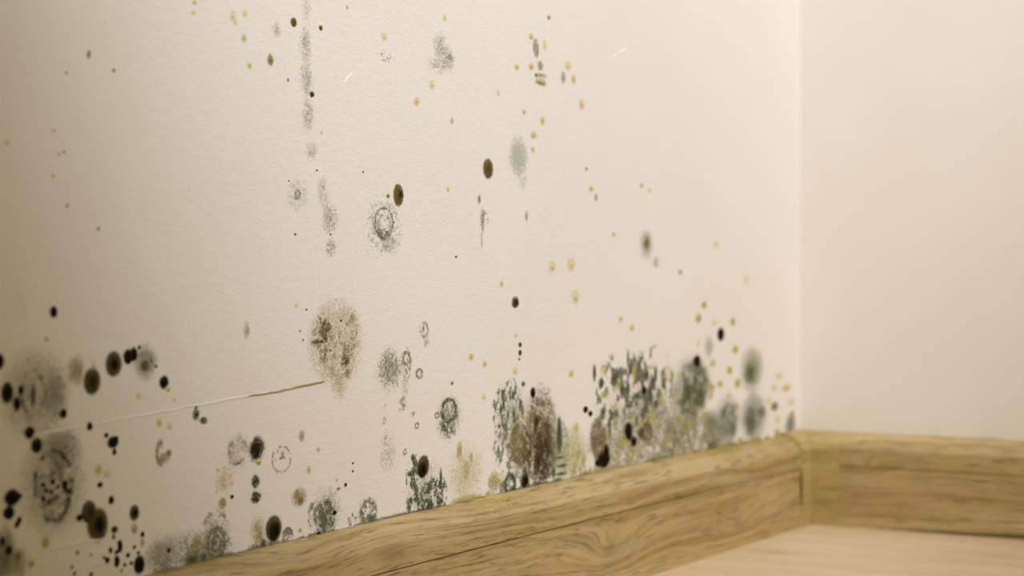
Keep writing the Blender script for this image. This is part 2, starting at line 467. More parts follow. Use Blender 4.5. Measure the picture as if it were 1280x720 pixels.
# ------------------------------------------------------------------ large colonies
# heavy growth near the corner
colony('mould_colony', 637, 515, 'colony of dark green vertical dashes beside the tall brown colony', [
    ('haze', [(0, 5, 46, 100, soft(.30, .9, 260, 11), LG, PG)]),
    ('streaks', [(-1, -2, 44, 88, streaks(.9, 430, 240, 12, .57, .63, .68), DG, MG), (0, 5, 44, 100, blob(.42, 700, 13, .52, .66, .6), MG, LG), (-2, 40, 40, 80, streaks(.7, 380, 260, 14, .57, .65, .68), MG, LG)]),
    ('dark_dash', [('spot', 626, 511, 2.6, 10, 'green'), ('spot', 635, 518, 2.6, 10, 'green'), ('spot', 642, 516, 2.8, 13, 'green'), ('spot', 641, 494, 2.6, 10, 'green'), ('spot', 650, 505, 2.6, 10, 'green'), ('spot', 654, 480, 4, 6, 'green'), ('spot', 623, 562, 2.4, 7, 'green'), ('spot', 624, 533, 3, 5, 'green')]),
    ('yellow_fleck', [('spot', 657, 519, 6, 14, 'pale'), ('spot', 626, 600, 8, 20, 'pale')])])
colony('mould_colony', 668, 545, 'tall brown mould colony with a dark dot at its top', [
    ('brown_growth', [(0, 0, 84, 130, soft(.42, .6), (178, 160, 120), (204, 188, 150)), (8, -22, 36, 96, blob(.9, 300, 21, .40, .60, .55, .22), (92, 78, 50), (158, 138, 100)),
                      (-2, 18, 64, 94, blob(.9, 300, 22, .42, .60, .55, .15), (92, 78, 50), (160, 140, 102)),
                      (9, 20, 32, 96, blob(.95, 300, 23, .38, .56, .55, .1), (46, 38, 24), (86, 72, 48)),
                      (-10, 20, 14, 60, blob(.8, 330, 25, .38, .56, .55, .1), (66, 54, 36), (104, 86, 58)),
                      (-22, 10, 30, 66, soft(.5, .7, 260, 24), (128, 118, 66), (172, 160, 104))]),
    ('dark_spot', [('spot', 666, 491, 6, 13, 'black'), ('spot', 656, 601, 9, 17, 'black'), ('spot', 670, 527, 7, 18, 'umber'), ('spot', 672, 575, 9, 30, 'umber')]),
    ('crescent', [(-31, 61, 16, 34, ringd(1, .72, .2, 500, 27, .2, .4), DG, (70, 72, 52)), (-13, 55, 54, 26, blob(.55, 420, 28, .42, .6, .7), DG, MG)])])
colony('mould_colony', 697, 562, 'narrow colony of green zigzag bands beside the tall brown colony', [
    ('bands', [(0, 0, 30, 92, worms(.5, 130, 31, .055, .8, 1.5), (80, 90, 68), LG), (-12, 4, 24, 80, worms(.8, 150, 33, .06, .75, .6), (84, 84, 54), (120, 116, 80)), (0, 0, 34, 92, soft(.22, .7), LG, PG)]),
    ('chevron', [('spot', 699, 536, 3.5, 24, 'green'), ('spot', 688, 548, 3, 14, 'green'), ('spot', 690, 566, 3, 16, 'green'), ('spot', 700, 572, 11, 4, 'green'), ('spot', 703, 582, 12, 4, 'green'), ('spot', 702, 592, 13, 4, 'green'), ('spot', 697, 601, 12, 5, 'green'), ('spot', 692, 590, 4, 12, 'green')]),
    ('stripe', [(2, -18, 7, 50, blob(.95, 300, 32, .2, .5, .7, .4), (66, 74, 52), (98, 100, 72))])])
colony('mould_colony', 716, 568, 'soft yellow-green mould patch between the green zigzag bands and brown growth', [
    ('haze', [(0, 0, 42, 84, soft(.66, .75), (186, 180, 108), (208, 202, 142)), (6, 14, 26, 50, blob(.55, 260, 41, .45, .6), (158, 150, 70), (190, 180, 100))]),
    ('yellow_dot', [('spot', 720, 535, 7, 13, 'yellow'), ('spot', 729, 575, 6, 16, 'moss'), ('spot', 722, 598, 9, 8, 'moss'), ('spot', 738, 590, 6, 12, 'moss')])])
colony('mould_colony', 795, 515, 'widest mottled green and yellow colony, two black blotches at its foot', [
    ('haze', [(8, 12, 150, 150, soft(.34, .5, 120, 51, .3, .6), LG, PG), (10, 40, 150, 90, blob(.40, 200, 52, .4, .62, .75, .12), (156, 154, 118), (192, 188, 150))]),
    ('green_streaks', [(-12, -22, 90, 110, streaks(.8, 220, 175, 53, .56, .63, .72), (62, 70, 50), MG), (18, -38, 66, 96, streaks(.8, 230, 135, 54, .54, .62, .66), (72, 78, 58), MG),
                       (22, 25, 130, 100, worms(.45, 140, 55, .045, .8, 1.3), (94, 98, 72), (136, 136, 104))]),
    ('yellow_growth', [(5, -8, 120, 120, blob(.6, 130, 56, .63, .71, .75), (196, 186, 104), (224, 214, 158)), (10, 45, 150, 60, blob(.5, 170, 57, .60, .68, .8), (192, 180, 104), (224, 213, 162))]),
    ('black_blotch', [('spot', 754, 574, 17, 22, 'black'), ('spot', 757, 565, 9, 20, 'black'), ('spot', 748, 578, 9, 10, 'black'), ('spot', 785, 540, 11, 24, 'black'), ('spot', 792, 552, 9, 13, 'black')]),
    ('brown_patch', [(-48, 33, 24, 56, blob(.92, 150, 58, .3, .55, .6, .45), (98, 78, 52), (146, 124, 92)), (13, 26, 18, 30, blob(.92, 150, 59, .3, .55, .6, .45), (92, 74, 42), (146, 126, 84)), (6, 26, 9, 16, soft(1, .3), (66, 52, 30), (110, 90, 56))]),
    ('dark_dot', [('spot', 732, 512, 6, 8, 'black'), ('spot', 738, 517, 5, 7, 'black'), ('spot', 805, 488, 7, 10, 'black'), ('spot', 753, 513, 5, 8, 'olive'), ('spot', 762, 538, 3.7, 21, 'green'), ('spot', 785, 448, 2.5, 19, 'green'), ('spot', 797, 462, 3.1, 16, 'green'), ('spot', 809, 468, 3.1, 18, 'green'), ('spot', 743, 466, 3.7, 19, 'green'), ('spot', 777, 490, 3.1, 16, 'green'), ('spot', 829, 480, 3.7, 12, 'green'), ('spot', 752, 478, 3.7, 12, 'green'), ('spot', 769, 472, 8, 8, 'green')]),
    ('yellow_dot', [('spot', 755, 462, 10, 14, 'pale'), ('spot', 756, 493, 9, 9, 'moss'), ('spot', 770, 528, 6, 12, 'moss'), ('spot', 788, 520, 8, 10, 'moss'), ('spot', 820, 505, 7, 10, 'olive'), ('spot', 755, 520, 6, 10, 'moss'), ('spot', 788, 570, 9, 20, 'yellow'), ('spot', 838, 556, 10, 14, 'pale')])])
colony('mould_colony', 866, 482, 'dense green mould colony under a small dark dot', [
    ('haze', [(-2, 2, 62, 96, soft(.45, .55), LG, (176, 174, 142))]),
    ('green_growth', [(0, 4, 46, 80, blob(.9, 130, 61, .34, .56, .62, .2), (84, 90, 58), (128, 130, 90)), (0, 10, 30, 50, blob(.7, 150, 62, .4, .6, .6), (70, 78, 50), (100, 104, 70))]),
    ('dark_dot', [('spot', 871, 452, 9, 15, 'black')]),
    ('yellow_growth', [(-4, 42, 50, 36, blob(.7, 150, 63, .48, .62, .7), (188, 178, 100), (218, 206, 148)), (22, 10, 16, 30, blob(.6, 150, 64, .5, .62, .7), YG, PY)])])
colony('mould_colony', 868, 545, 'mottled pale grey-green growth along the board below the dense green colony', [
    ('mottle', [(0, 0, 90, 66, blob(.6, 170, 66, .44, .60, .78, .08), (116, 114, 86), (162, 156, 124)), (0, 4, 90, 60, worms(.4, 140, 67, .045, .8), (92, 94, 66), (134, 132, 98)), (0, 12, 90, 44, blob(.7, 150, 68, .60, .68, .8), (190, 178, 104), (222, 210, 158))])])
colony('mould_colony', 909, 527, 'tall smoky green patch touching the board beside the stacked green pair', [
    ('haze', [(0, 0, 40, 76, soft(.6, .6), (130, 132, 106), (166, 164, 136))]),
    ('green_growth', [(1, 2, 26, 56, blob(.8, 120, 71, .36, .58, .6, .2), (94, 100, 74), (124, 128, 100))]),
    ('yellow_fleck', [('spot', 921, 508, 6, 8, 'moss'), ('spot', 911, 493, 5, 10, 'pale'), ('spot', 925, 550, 8, 8, 'moss')])])
colony('mould_colony', 890, 536, 'narrow smoky grey-green patch touching the board, darker at its foot', [
    ('haze', [(0, 0, 24, 62, soft(.75, .6), (120, 124, 100), (158, 156, 128)), (0, 22, 12, 14, soft(.8, .6), (84, 84, 56), (120, 116, 80))])])
colony('mould_colony', 940, 462, 'soft oval green patch, the upper of two stacked', [
    ('haze', [(0, 0, 34, 68, soft(.8, .75), (134, 138, 100), (170, 168, 128))]), ('core', [(-2, 4, 18, 34, soft(.8, .7), (80, 88, 58), (112, 116, 82))]),
    ('yellow_fleck', [('spot', 942, 441, 8, 8, 'pale')])])
colony('mould_colony', 940, 521, 'soft oval green patch touching the board, the lower of two stacked', [
    ('haze', [(2, 0, 40, 74, soft(.85, .7), (124, 130, 100), (160, 160, 128))]), ('core', [(-2, 6, 18, 44, soft(.8, .7), (84, 92, 64), (112, 116, 86)), (12, -6, 14, 18, soft(.7, .8), (110, 114, 84), (140, 140, 108))])])
colony('mould_colony', 988, 530, 'small green clump beside the inner corner', [
    ('haze', [(0, 0, 16, 28, soft(.95, .6), (104, 112, 84), (140, 144, 104))]), ('yellow_fleck', [('spot', 990, 518, 8, 10, 'moss'), ('spot', 971, 540, 6, 10, 'moss')])])

# mid wall and lower wall colonies
colony('mould_colony', 531, 606, 'green speckled colony around the dark seed-shaped blot, standing on the board', [
    ('haze', [(0, 4, 58, 92, soft(.32, .7, 300, 81, .3, .6), LG, PG)]),
    ('speckles', [(-12, -8, 26, 66, streaks(.9, 360, 190, 82, .52, .62, .65), (66, 76, 64), MG), (12, 14, 38, 56, blob(.9, 420, 83, .50, .62, .72), DG, MG), (0, 22, 50, 40, blob(.8, 380, 84, .53, .64, .75), DG, MG), (-3, 16, 20, 36, soft(.5, .7, 500, 85), MG, LG)]),
    ('dark_dot', [('spot', 516, 572, 4, 8, 'green'), ('spot', 523, 628, 4, 7, 'green'), ('spot', 551, 598, 3, 22, 'green'), ('spot', 512, 592, 5, 6, 'green')])])
seed = spot(529, 583, 15, 28, 'umber', 'mould_spot', 'dark brown seed-shaped blot in the green speckled colony', wob=.07, fuzz=.1)
spot(527, 587, 10, 20, 'black', 'dark_core', parent=seed, wob=.08, fuzz=.1)
colony('mould_colony', 582, 588, 'pale yellow mould streaks running down to the board', [
    ('streak', [(-8, -24, 7, 36, blob(.85, 260, 91, .3, .55, .6, .3), (166, 156, 66), (196, 184, 104)), (1, 0, 10, 28, blob(.8, 260, 92, .3, .55, .6, .3), (196, 184, 96), PY), (7, -16, 5, 16, soft(.9, .6), (176, 164, 80), PY)]),
    ('haze', [(0, 4, 56, 94, soft(.30, .8), (214, 202, 142), (222, 212, 166)), (2, 36, 50, 14, soft(.9, .6), (196, 178, 90), PY)])])
colony('mould_colony', 617, 605, 'olive yellow smudge above a moss green dot on the board', [
    ('haze', [(0, -2, 18, 34, soft(.9, .7), (164, 152, 84), (200, 188, 128)), (8, 4, 20, 26, streaks(.7, 330, 150, 96, .5, .62), MG, LG)]), ('moss_dot', [('spot', 610, 617, 7, 7, 'moss')])])
colony('mould_colony', 561, 523, 'oval grey-green speckled colony beside a tiny olive ring', [
    ('speckles', [(0, 0, 30, 58, blob(.6, 460, 101, .44, .62, .6, .05), (86, 88, 66), (140, 138, 112)), (0, 0, 40, 72, soft(.36, .8, 500, 102), LG, PG), (0, 8, 20, 34, blob(.6, 380, 103, .46, .6, .7), (80, 84, 58), (116, 116, 86))]),
    ('ring', [(0, -10, 22, 34, ringd(.9, .8, .14, 600, 104, .3, .5), (84, 88, 64), MG)])])
colony('mould_colony', 487, 461, 'grey-green speckled patch beside the large yellowish brown colony', [
    ('speckles', [(0, 0, 32, 56, blob(.6, 620, 111, .44, .60, .55, .05), (92, 92, 70), (146, 142, 112)), (0, 0, 42, 74, soft(.36, .9, 500, 112), LG, PG), (0, 0, 22, 40, soft(.25, .8), (160, 156, 126), (190, 184, 156))])])
colony('mould_colony', 508, 454, 'thin faint grey-green patch beside the speckled grey-green patch', [
    ('speckles', [(0, 0, 16, 46, blob(.6, 620, 116, .46, .62, .6, .05), (120, 118, 96), (160, 156, 130)), (0, -6, 12, 20, ringd(.7, .75, .2, 600, 117, .3, .5), (112, 110, 88), LG), (-2, 30, 10, 60, soft(.2, .8), PG, (196, 190, 168))])])
colony('mould_colony', 420, 428, 'large pale yellowish brown colony at the end of the wall crease', [
    ('haze', [(0, 0, 78, 122, soft(.42, .3, 300, 121, .2, .6), (204, 188, 150), (218, 203, 170)), (0, 0, 68, 112, ringd(.22, .70, .22, 420, 122, .3, .6, .1), (186, 168, 120), (206, 190, 148)), (4, 54, 26, 44, soft(.4, .7, 300, 128), (196, 178, 132), (210, 194, 154))]),
    ('speckles', [(-18, -4, 28, 66, blob(.38, 560, 123, .48, .62, .6), (98, 86, 52), (140, 124, 80)), (-12, -14, 14, 34, blob(.55, 520, 124, .42, .58, .6), (76, 68, 40), (112, 98, 58)), (14, 22, 18, 50, blob(.38, 460, 125, .46, .62, .6), (112, 96, 52), (150, 132, 82)), (18, -14, 22, 60, blob(.35, 560, 126, .52, .66, .6), (140, 124, 78), (176, 158, 112)), (-2, 10, 40, 70, blob(.22, 560, 127, .5, .66, .7), (140, 124, 84), (176, 158, 112))]),
    ('core', [(12, 22, 12, 24, soft(.6, .8), (74, 62, 30), (116, 98, 54)), (-17, -15, 12, 26, soft(.45, .7), (84, 74, 44), (116, 100, 62)), (-25, -1, 18, 4, soft(.9, .4), (92, 80, 50), (120, 104, 66))]),
    ('speck', [('spot', 400, 398, 2, 2.6, 'black'), ('spot', 426, 401, 2.6, 3, 'black'), ('spot', 413, 438, 2.4, 3, 'black'), ('spot', 402, 427, 3, 4, 'brown')])])
colony('mould_colony', 480, 279, 'grey-green double ring colony below the golden brown blot', [
    ('ring', [(0, 0, 26, 44, ringd(.8, .86, .065, 700, 131, .25, .5, .15), (104, 112, 96), (148, 150, 130)), (0, 2, 26, 44, ringd(.55, .60, .06, 700, 132, .3, .5), (110, 116, 100), (146, 148, 130)), (0, 14, 18, 16, ringd(.8, .6, .3, 600, 133, .35, .5), (100, 104, 86), MG)]),
    ('haze', [(0, 4, 50, 84, ringd(.27, .5, .3, 700, 134, .42, .64), (134, 138, 116), (176, 174, 150)), (-10, 0, 16, 40, soft(.32, .7, 700, 135), MG, LG), (6, 26, 30, 30, soft(.3, .7, 700, 136), LG, PG)])])
colony('mould_colony', 372, 243, 'tiny pale ring with a faint speckled halo, high on the wall', [
    ('ring', [(0, 0, 8, 14, ringd(.95, .72, .2, 600, 141, .1, .3), (128, 128, 100), (160, 156, 126))]), ('haze', [(0, 0, 32, 50, soft(.24, .6, 800, 142, .45, .65), LG, PG)])])
colony('mould_colony', 408, 254, 'faint grey smear hanging beside the tiny pale ring', [
    ('haze', [(-4, -14, 18, 50, soft(.32, .8, 500, 144), (168, 166, 146), (196, 190, 170)), (4, 18, 24, 52, soft(.42, .8, 700, 145), (150, 150, 126), (186, 182, 160))])])
colony('mould_colony', 413, 309, 'small faint grey smudge under a black speck on the wall', [('haze', [(0, 0, 18, 28, soft(.5, .8, 600, 147), (150, 148, 124), (188, 182, 158))])])
colony('mould_colony', 383, 85, 'long faint grey vertical smear beside two dark brown dots', [
    ('haze', [(0, -78, 16, 50, soft(.22, .8, 500, 151), (158, 160, 142), (190, 188, 170)), (-2, -30, 20, 46, soft(.25, .8, 500, 152), (154, 156, 138), (190, 188, 170)), (0, 16, 22, 48, soft(.25, .8, 500, 153), (156, 158, 140), (190, 188, 170)), (2, 60, 20, 52, soft(.31, .8, 500, 154), (150, 152, 134), (186, 184, 166)), (0, -10, 14, 160, soft(.12, .5), (186, 186, 170), (200, 198, 182))])])
colony('mould_colony', 390, 188, 'short faint grey smudge under the long grey smear', [('haze', [(0, 0, 20, 32, soft(.32, .8, 500, 156), (160, 158, 140), (192, 188, 170))])])
colony('mould_colony', 346, 37, 'faint grey smudge beside the dark brown dot high on the wall', [('haze', [(0, 0, 14, 26, soft(.42, .8, 500, 158), (150, 154, 130), (190, 186, 166))])])
colony('mould_colony', 554, 67, 'pale grey-green double smudge high on the wall', [
    ('haze', [(-4, -10, 22, 42, soft(.4, .7, 500, 161), (146, 148, 124), (190, 188, 166)), (6, 6, 20, 40, soft(.4, .7, 500, 162), (146, 148, 120), (190, 188, 166)), (-6, 14, 36, 26, soft(.3, .8, 500, 163), (160, 160, 138), (194, 190, 170)), (8, 4, 8, 10, soft(.5, .8), (140, 140, 96), LG)])])
colony('mould_colony', 648, 196, 'smooth oval grey-green smudge beside the golden brown oval spot', [('haze', [(0, 0, 26, 54, soft(.6, .0), (166, 178, 152), (196, 202, 180)), (6, 30, 16, 30, soft(.12, .6), PG, (196, 190, 170))])])
colony('mould_colony', 604, 276, 'thin brownish drip below the golden brown oval spot', [('drip', [(-1, 0, 6, 40, blob(.75, 420, 171, .35, .6, .5, .2), (122, 104, 80), (176, 160, 138)), (3, -4, 10, 22, blob(.6, 500, 172, .45, .62, .6), (140, 124, 96), (180, 166, 142)), (-5, -27, 5, 16, soft(.8, .7), (130, 126, 100), (176, 168, 146)), (-2, 24, 3, 30, soft(.4, .5), (176, 162, 140), (196, 182, 160))])])
colony('mould_colony', 808, 305, 'soft round green spot alone halfway up the wall', [('haze', [(0, 0, 20, 44, soft(.65, .8), (150, 152, 112), (186, 182, 146))]), ('core', [(0, -1, 9, 20, soft(1, .8), (104, 104, 56), (140, 138, 88))])])
colony('mould_colony', 820, 328, 'faint grey smudge beside the soft round green spot', [('haze', [(0, 0, 10, 20, soft(.5, .7), (168, 164, 146), (192, 186, 164))])])
colony('mould_colony', 886, 437, 'soft faint olive streak near the black oval dot', [('haze', [(0, -4, 14, 36, soft(.5, .7), (162, 156, 124), (192, 184, 154)), (5, 17, 10, 14, soft(.6, .7), (190, 176, 112), PY)])])
colony('mould_colony', 674, 84, 'small banded green colony high on the wall amid yellow dots', [
    ('streak', [(-4, -24, 9, 30, blob(.9, 420, 181, .3, .55, .6, .2), (128, 124, 84), (180, 172, 128)), (1, -2, 9, 16, soft(.9, .7), (150, 144, 92), (190, 180, 136))]),
    ('band', [(2, 20, 18, 8, soft(.9, .5), (140, 138, 92), (180, 172, 126)), (2, 10, 18, 7, soft(.7, .5), (156, 152, 104), (190, 182, 140)), (1, 15, 16, 8, soft(.5, .5), (212, 204, 130), (222, 212, 160))]),
    ('dark_speck', [('spot', 670, 94, 2.6, 4, 'brown')])])
colony('mould_colony', 530, 412, 'faint grey ring-shaped fleck above a tiny olive ring', [('ring', [(0, 0, 13, 22, ringd(.6, .7, .2, 700, 186, .3, .5), (130, 128, 106), LG), (-1, -1, 4, 10, soft(.9, .7), (110, 108, 88), LG), (2, 14, 12, 22, soft(.25, .8, 700, 187), LG, PG)])])
colony('mould_colony', 481, 528, 'thin trail of grey specks running down the wall', [('specks', [(0, 0, 8, 60, blob(.6, 500, 191, .52, .66, .6), (120, 118, 96), (164, 158, 132)), (22, -22, 12, 24, blob(.6, 500, 192, .5, .64, .6), (126, 124, 100), (166, 160, 134)), (35, -10, 8, 12, soft(.5, .7, 500, 193), (140, 136, 112), PG), (4, 40, 30, 60, soft(.16, .7, 500, 194), LG, PG)])])

# lower left colonies
colony('mould_colony', 407, 643, 'grey-green speckled colony on the board beside a black dot', [
    ('haze', [(0, 0, 48, 84, soft(.42, .8, 620, 201), (132, 132, 106), (176, 172, 146))]), ('speckles', [(0, 4, 30, 56, blob(.9, 430, 202, .38, .58, .6, .1), (74, 80, 58), (124, 124, 98)), (-2, 8, 16, 32, soft(.6, .6), (92, 96, 72), (130, 130, 104)), (-16, 0, 14, 40, blob(.7, 500, 203, .48, .62), (90, 94, 72), LG)]),
    ('black_dot', [('spot', 418, 641, 5, 6, 'black')])])
colony('mould_colony', 460, 641, 'small grey-green arch-shaped patch standing on the board', [('speckles', [(0, 0, 24, 36, blob(.75, 480, 206, .42, .6, .65, .1), (96, 98, 74), (146, 144, 116)), (4, 8, 14, 16, soft(.9, .7), (84, 88, 58), (124, 124, 92)), (0, 0, 24, 40, ringd(.7, .75, .18, 500, 207, .3, .5), MG, LG)])])
colony('mould_colony', 440, 650, 'tiny grey speckled tuft beside the arch-shaped patch', [('speckles', [(0, 0, 14, 20, blob(.75, 480, 209, .44, .6, .65, .05), (104, 102, 80), (150, 146, 120))])])
colony('mould_colony', 359, 669, 'small grey tuft on the board beside the black oval spot', [('speckles', [(0, 0, 15, 24, blob(.9, 420, 211, .36, .56, .7, .15), (88, 88, 66), (134, 130, 104)), (16, 6, 9, 10, soft(.8, .6), (92, 94, 66), LG)])])
colony('mould_colony', 269, 676, 'grey-green colony of concentric rings standing on the board', [
    ('ring', [(1, 3, 34, 60, ringd(.9, .30, .10, 420, 221, .25, .45), (92, 94, 76), (132, 130, 106)), (1, 3, 34, 60, ringd(.85, .62, .11, 420, 222, .28, .48), (90, 94, 76), (132, 130, 108)), (0, -6, 40, 74, ringd(.5, .80, .1, 420, 223, .4, .58), (110, 110, 90), LG)]),
    ('core', [(-1, 3, 8, 12, soft(1, .7), (74, 74, 58), MG)]), ('haze', [(0, 4, 48, 84, soft(.5, .7, 400, 224, .25, .6), (124, 124, 100), (162, 156, 128))])])
colony('mould_colony', 225, 690, 'smoky grey-green haze on the board beside the concentric ring colony', [
    ('haze', [(0, 6, 110, 72, soft(.42, .2, 160, 226, .3, .6), (112, 114, 92), (150, 146, 118)), (-26, 4, 44, 66, soft(.3, .6, 200, 227), (108, 112, 96), (150, 146, 122)), (14, 8, 30, 30, soft(.5, .8, 300, 228), (110, 110, 84), (146, 142, 112))]), ('green_lump', [('spot', 240, 699, 15, 10, 'green'), ('spot', 254, 696, 8, 10, 'green')]),
    ('yellow_tinge', [(20, -10, 16, 32, soft(.7, .7), (160, 150, 90), (186, 172, 118))])])
colony('mould_colony', 322, 664, 'faint olive yellow smear beside the black oval spot on the board', [('haze', [(0, 0, 22, 46, soft(.55, .8), (170, 156, 100), (190, 176, 128)), (2, 6, 10, 18, soft(.4, .8), (150, 138, 80), (176, 162, 110))])])
colony('mould_colony', 67, 606, 'largest ring-shaped grey colony scattered with black specks', [
    ('haze', [(0, -6, 92, 160, soft(.34, .1), (126, 124, 98), (156, 150, 120)), (10, -46, 56, 60, soft(.40, .5), (112, 114, 88), (146, 142, 112))]),
    ('ring', [(0, 1, 54, 100, ringd(.85, .86, .06, 200, 231, .38, .6, .05), (60, 64, 48), (96, 96, 72)), (0, 0, 54, 96, ringd(.38, .5, .3, 300, 232, .5, .62), (84, 86, 62), (116, 112, 84)), (4, 30, 36, 40, ringd(.6, .7, .18, 320, 233, .3, .5), (82, 84, 62), (120, 116, 88))]),
    ('black_speck', [('spot', 66 + dx, 606 + dy, w, h, 'black') for dx, dy, w, h in ((0, -4, 6, 8), (-12, 0, 6, 7), (15, 0, 8, 11), (20, 8, 7, 6), (16, 6, 5, 6), (-9, 7, 5, 8), (-2, 9, 5, 6), (-12, 17, 6, 8), (-5, 21, 4, 6), (6, 3, 4, 6), (19, 18, 4, 6), (-22, -12, 4, 10), (-13, -33, 4, 5), (13, -34, 4, 5))]),
    ('yellow_fleck', [('spot', 65, 592, 5, 7, 'olive')])])
colony('mould_colony', 41, 492, 'grey ring colony with a green centre stroke beside black blots', [
    ('haze', [(2, 0, 96, 130, soft(.34, .1), (130, 126, 98), (158, 150, 118)), (28, 2, 38, 80, soft(.34, .4), (116, 118, 94), (146, 142, 114))]),
    ('ring', [(0, 0, 34, 72, ringd(.7, .80, .09, 170, 241, .36, .6, .08), (74, 76, 54), (106, 102, 76))]), ('core', [(0, 2, 9, 40, soft(.9, .7), (62, 76, 54), (92, 98, 72))])])
colony('mould_colony', 182, 453, 'soft grey-green smudge with dark centre next to the twin black dots', [('haze', [(0, 0, 34, 54, soft(.75, .8), (112, 116, 92), (150, 146, 116))]), ('core', [(-1, 4, 12, 18, soft(1, .7), (60, 68, 50), (94, 98, 74))]), ('speck', [('spot', 195, 458, 3, 4, 'brown'), ('spot', 189, 450, 2.5, 3, 'green')])])
colony('mould_colony', 95, 463, 'faint olive splotch beside the two round dark brown spots', [('haze', [(0, 0, 28, 46, soft(.6, .5, 160, 251, .25, .6), (140, 124, 66), (168, 152, 98))])])
colony('mould_colony', 6, 690, 'dark grey-green smear creeping down to the board end', [('haze', [(0, 6, 34, 90, soft(.75, .6), (62, 68, 52), (110, 108, 82)), (18, 14, 24, 50, soft(.5, .7), (134, 126, 70), (154, 146, 92))])])
colony('mould_colony', 205, 566, 'olive crescent-shaped mark with a small dark blob', [('crescent', [(-3, 0, 16, 36, (lambda a, b, u, z: np.where(a < .15, ringd(.8, .72, .22, 300, 256, .1, .4)(a, b, u, z), 0)), (120, 110, 66), (152, 140, 96)), (0, 6, 20, 18, soft(.5, .8), (136, 126, 84), (164, 150, 108))]), ('blob', [('spot', 211, 566, 7, 9, 'olive')])])
colony('mould_colony', 297, 564, 'thin broken grey ring beside the dark olive blot', [('ring', [(0, 0, 28, 38, ringd(.85, .78, .11, 460, 261, .36, .56), (104, 104, 84), (150, 144, 118)), (0, 2, 36, 60, soft(.25, .7, 400, 262), (150, 144, 118), (176, 166, 140))])])
colony('mould_colony', 352, 574, 'very faint dotted grey ring with specks inside', [('ring', [(0, 0, 28, 40, ringd(.55, .82, .07, 460, 266, .32, .52), (130, 126, 104), (164, 156, 130)), (-2, -4, 16, 24, blob(.55, 460, 267, .56, .66), (120, 116, 94), (160, 152, 124))])])
colony('mould_colony', 280, 600, 'dotted ring of reddish orange specks', [('speck', [('spot', 280 + dx, 600 + dy, w, h, 'orange') for dx, dy, w, h in ((-9, -13, 3, 4), (-7, -11, 3, 3), (0, -15, 2.5, 3), (6, -13, 2.5, 3), (9, -6, 3, 4), (10, 4, 3, 5), (-2, -3, 3, 6), (-5, 1, 3, 5), (0, 0, 4, 6), (-2, 5, 3, 5), (0, 7, 3, 4), (-9, 15, 2.5, 4), (8, 6, 2.5, 3))]), ('tinge', [(0, 0, 28, 44, soft(.22, .6), (204, 176, 140), (212, 190, 156))])])
colony('mould_colony', 374, 621, 'round tan mould smudge near the board, paler than the spots around', [('haze', [(0, 0, 23, 30, soft(.85, .6), (166, 144, 92), (196, 176, 130))]), ('core', [(2, 5, 10, 12, soft(.9, .7), (116, 98, 50), (150, 130, 80)), (-3, -3, 8, 14, soft(.5, .7), (150, 130, 80), (176, 156, 108))])])
colony('mould_colony', 278, 629, 'small brownish smudge under the dotted orange ring', [('haze', [(0, 0, 13, 20, soft(.85, .7), (146, 128, 82), (180, 162, 118))])])
colony('mould_colony', 308, 412, 'faint small olive fleck alone on bare wall', [('haze', [(0, 0, 10, 28, soft(.6, .7, 400, 271), (146, 132, 86), (186, 170, 124))])])
colony('mould_colony', 483, 71, 'sprinkle of fine brown specks under a yellow dot high on wall', [('specks', [(0, 0, 28, 14, blob(.5, 700, 273, .58, .68, .7), (150, 132, 100), (190, 176, 146))])])

# ------------------------------------------------------------------ dark spots
G = 'mould_spot'
oval = spot(342, 661, 19, 31, 'brown', G, 'large black oval spot with a brown rim just above the board', wob=.06, fuzz=.5)
spot(342, 663, 13, 23, 'black', 'dark_core', parent=oval, fuzz=.3)

fly = spot(122, 656, 25, 41, 'umber', G, 'largest brownish black blot with a lighter rim, a brown lobe on its side', wob=.08, fuzz=.5)
spot(123, 655, 13, 24, 'black', 'dark_core', parent=fly); spot(111, 640, 17, 26, 'umber', 'lobe', parent=fly, fuzz=.6)
spot(108, 636, 6, 8, 'black', 'dark_dot', parent=fly); spot(99, 647, 8, 8, 'black', 'dark_dot', parent=fly)
b1 = spot(115, 477, 20, 31, 'brown', G, 'round dark brown spot with a pale yellow tip on top', wob=.07, fuzz=.4)
spot(117, 457, 6, 13, 'pale', 'yellow_tip', parent=b1)
b2 = spot(142, 455, 19, 30, 'brown', G, 'round dark brown spot between the yellow-tipped spot and the twin black dots', wob=.07, fuzz=.4)
spot(142, 455, 10, 17, 'black', 'dark_core', parent=b2)
tw = spot(160, 446, 11, 18, 'black', G, 'twin black dots grown together beside the grey-green smudge')
spot(167, 443, 9, 17, 'black', 'second_dot', parent=tw); spot(174, 434, 4, 5, 'brown', 'small_dot', parent=tw)
spot(67, 390, 9, 14, 'black', G, 'lone black dot on the shaded bare wall')
tr = spot(205, 478, 11, 16, 'black', G, 'black dot with a yellow stain under it'); spot(210, 486, 7, 11, 'pale', 'yellow_stain', parent=tr)
a = spot(9, 491, 15, 25, 'black', G, 'large black blot beside the grey ring with green stroke')
spot(26, 488, 7, 11, 'black', 'dark_dot', parent=a); spot(21, 505, 9, 18, 'black', 'dark_dot', parent=a)
spot(-1, 452, 12, 19, 'black', G, 'black dot above the large black blot, clear of the grey ring')
c2 = spot(46, 557, 14, 18, 'black', G, 'pair of touching round black spots above the speckled ring colony'); spot(37, 541, 13, 15, 'black', 'second_spot', parent=c2)
c3 = spot(15, 622, 19, 20, 'black', G, 'black angular blot with a smaller black blot below, near the speckled ring')
spot(24, 620, 7, 6, 'black', 'lobe', parent=c3); spot(11, 641, 14, 16, 'black', 'lower_blot', parent=c3); spot(24, 650, 6, 9, 'black', 'dark_dot', parent=c3); spot(21, 656, 6, 8, 'black', 'dark_dot', parent=c3)
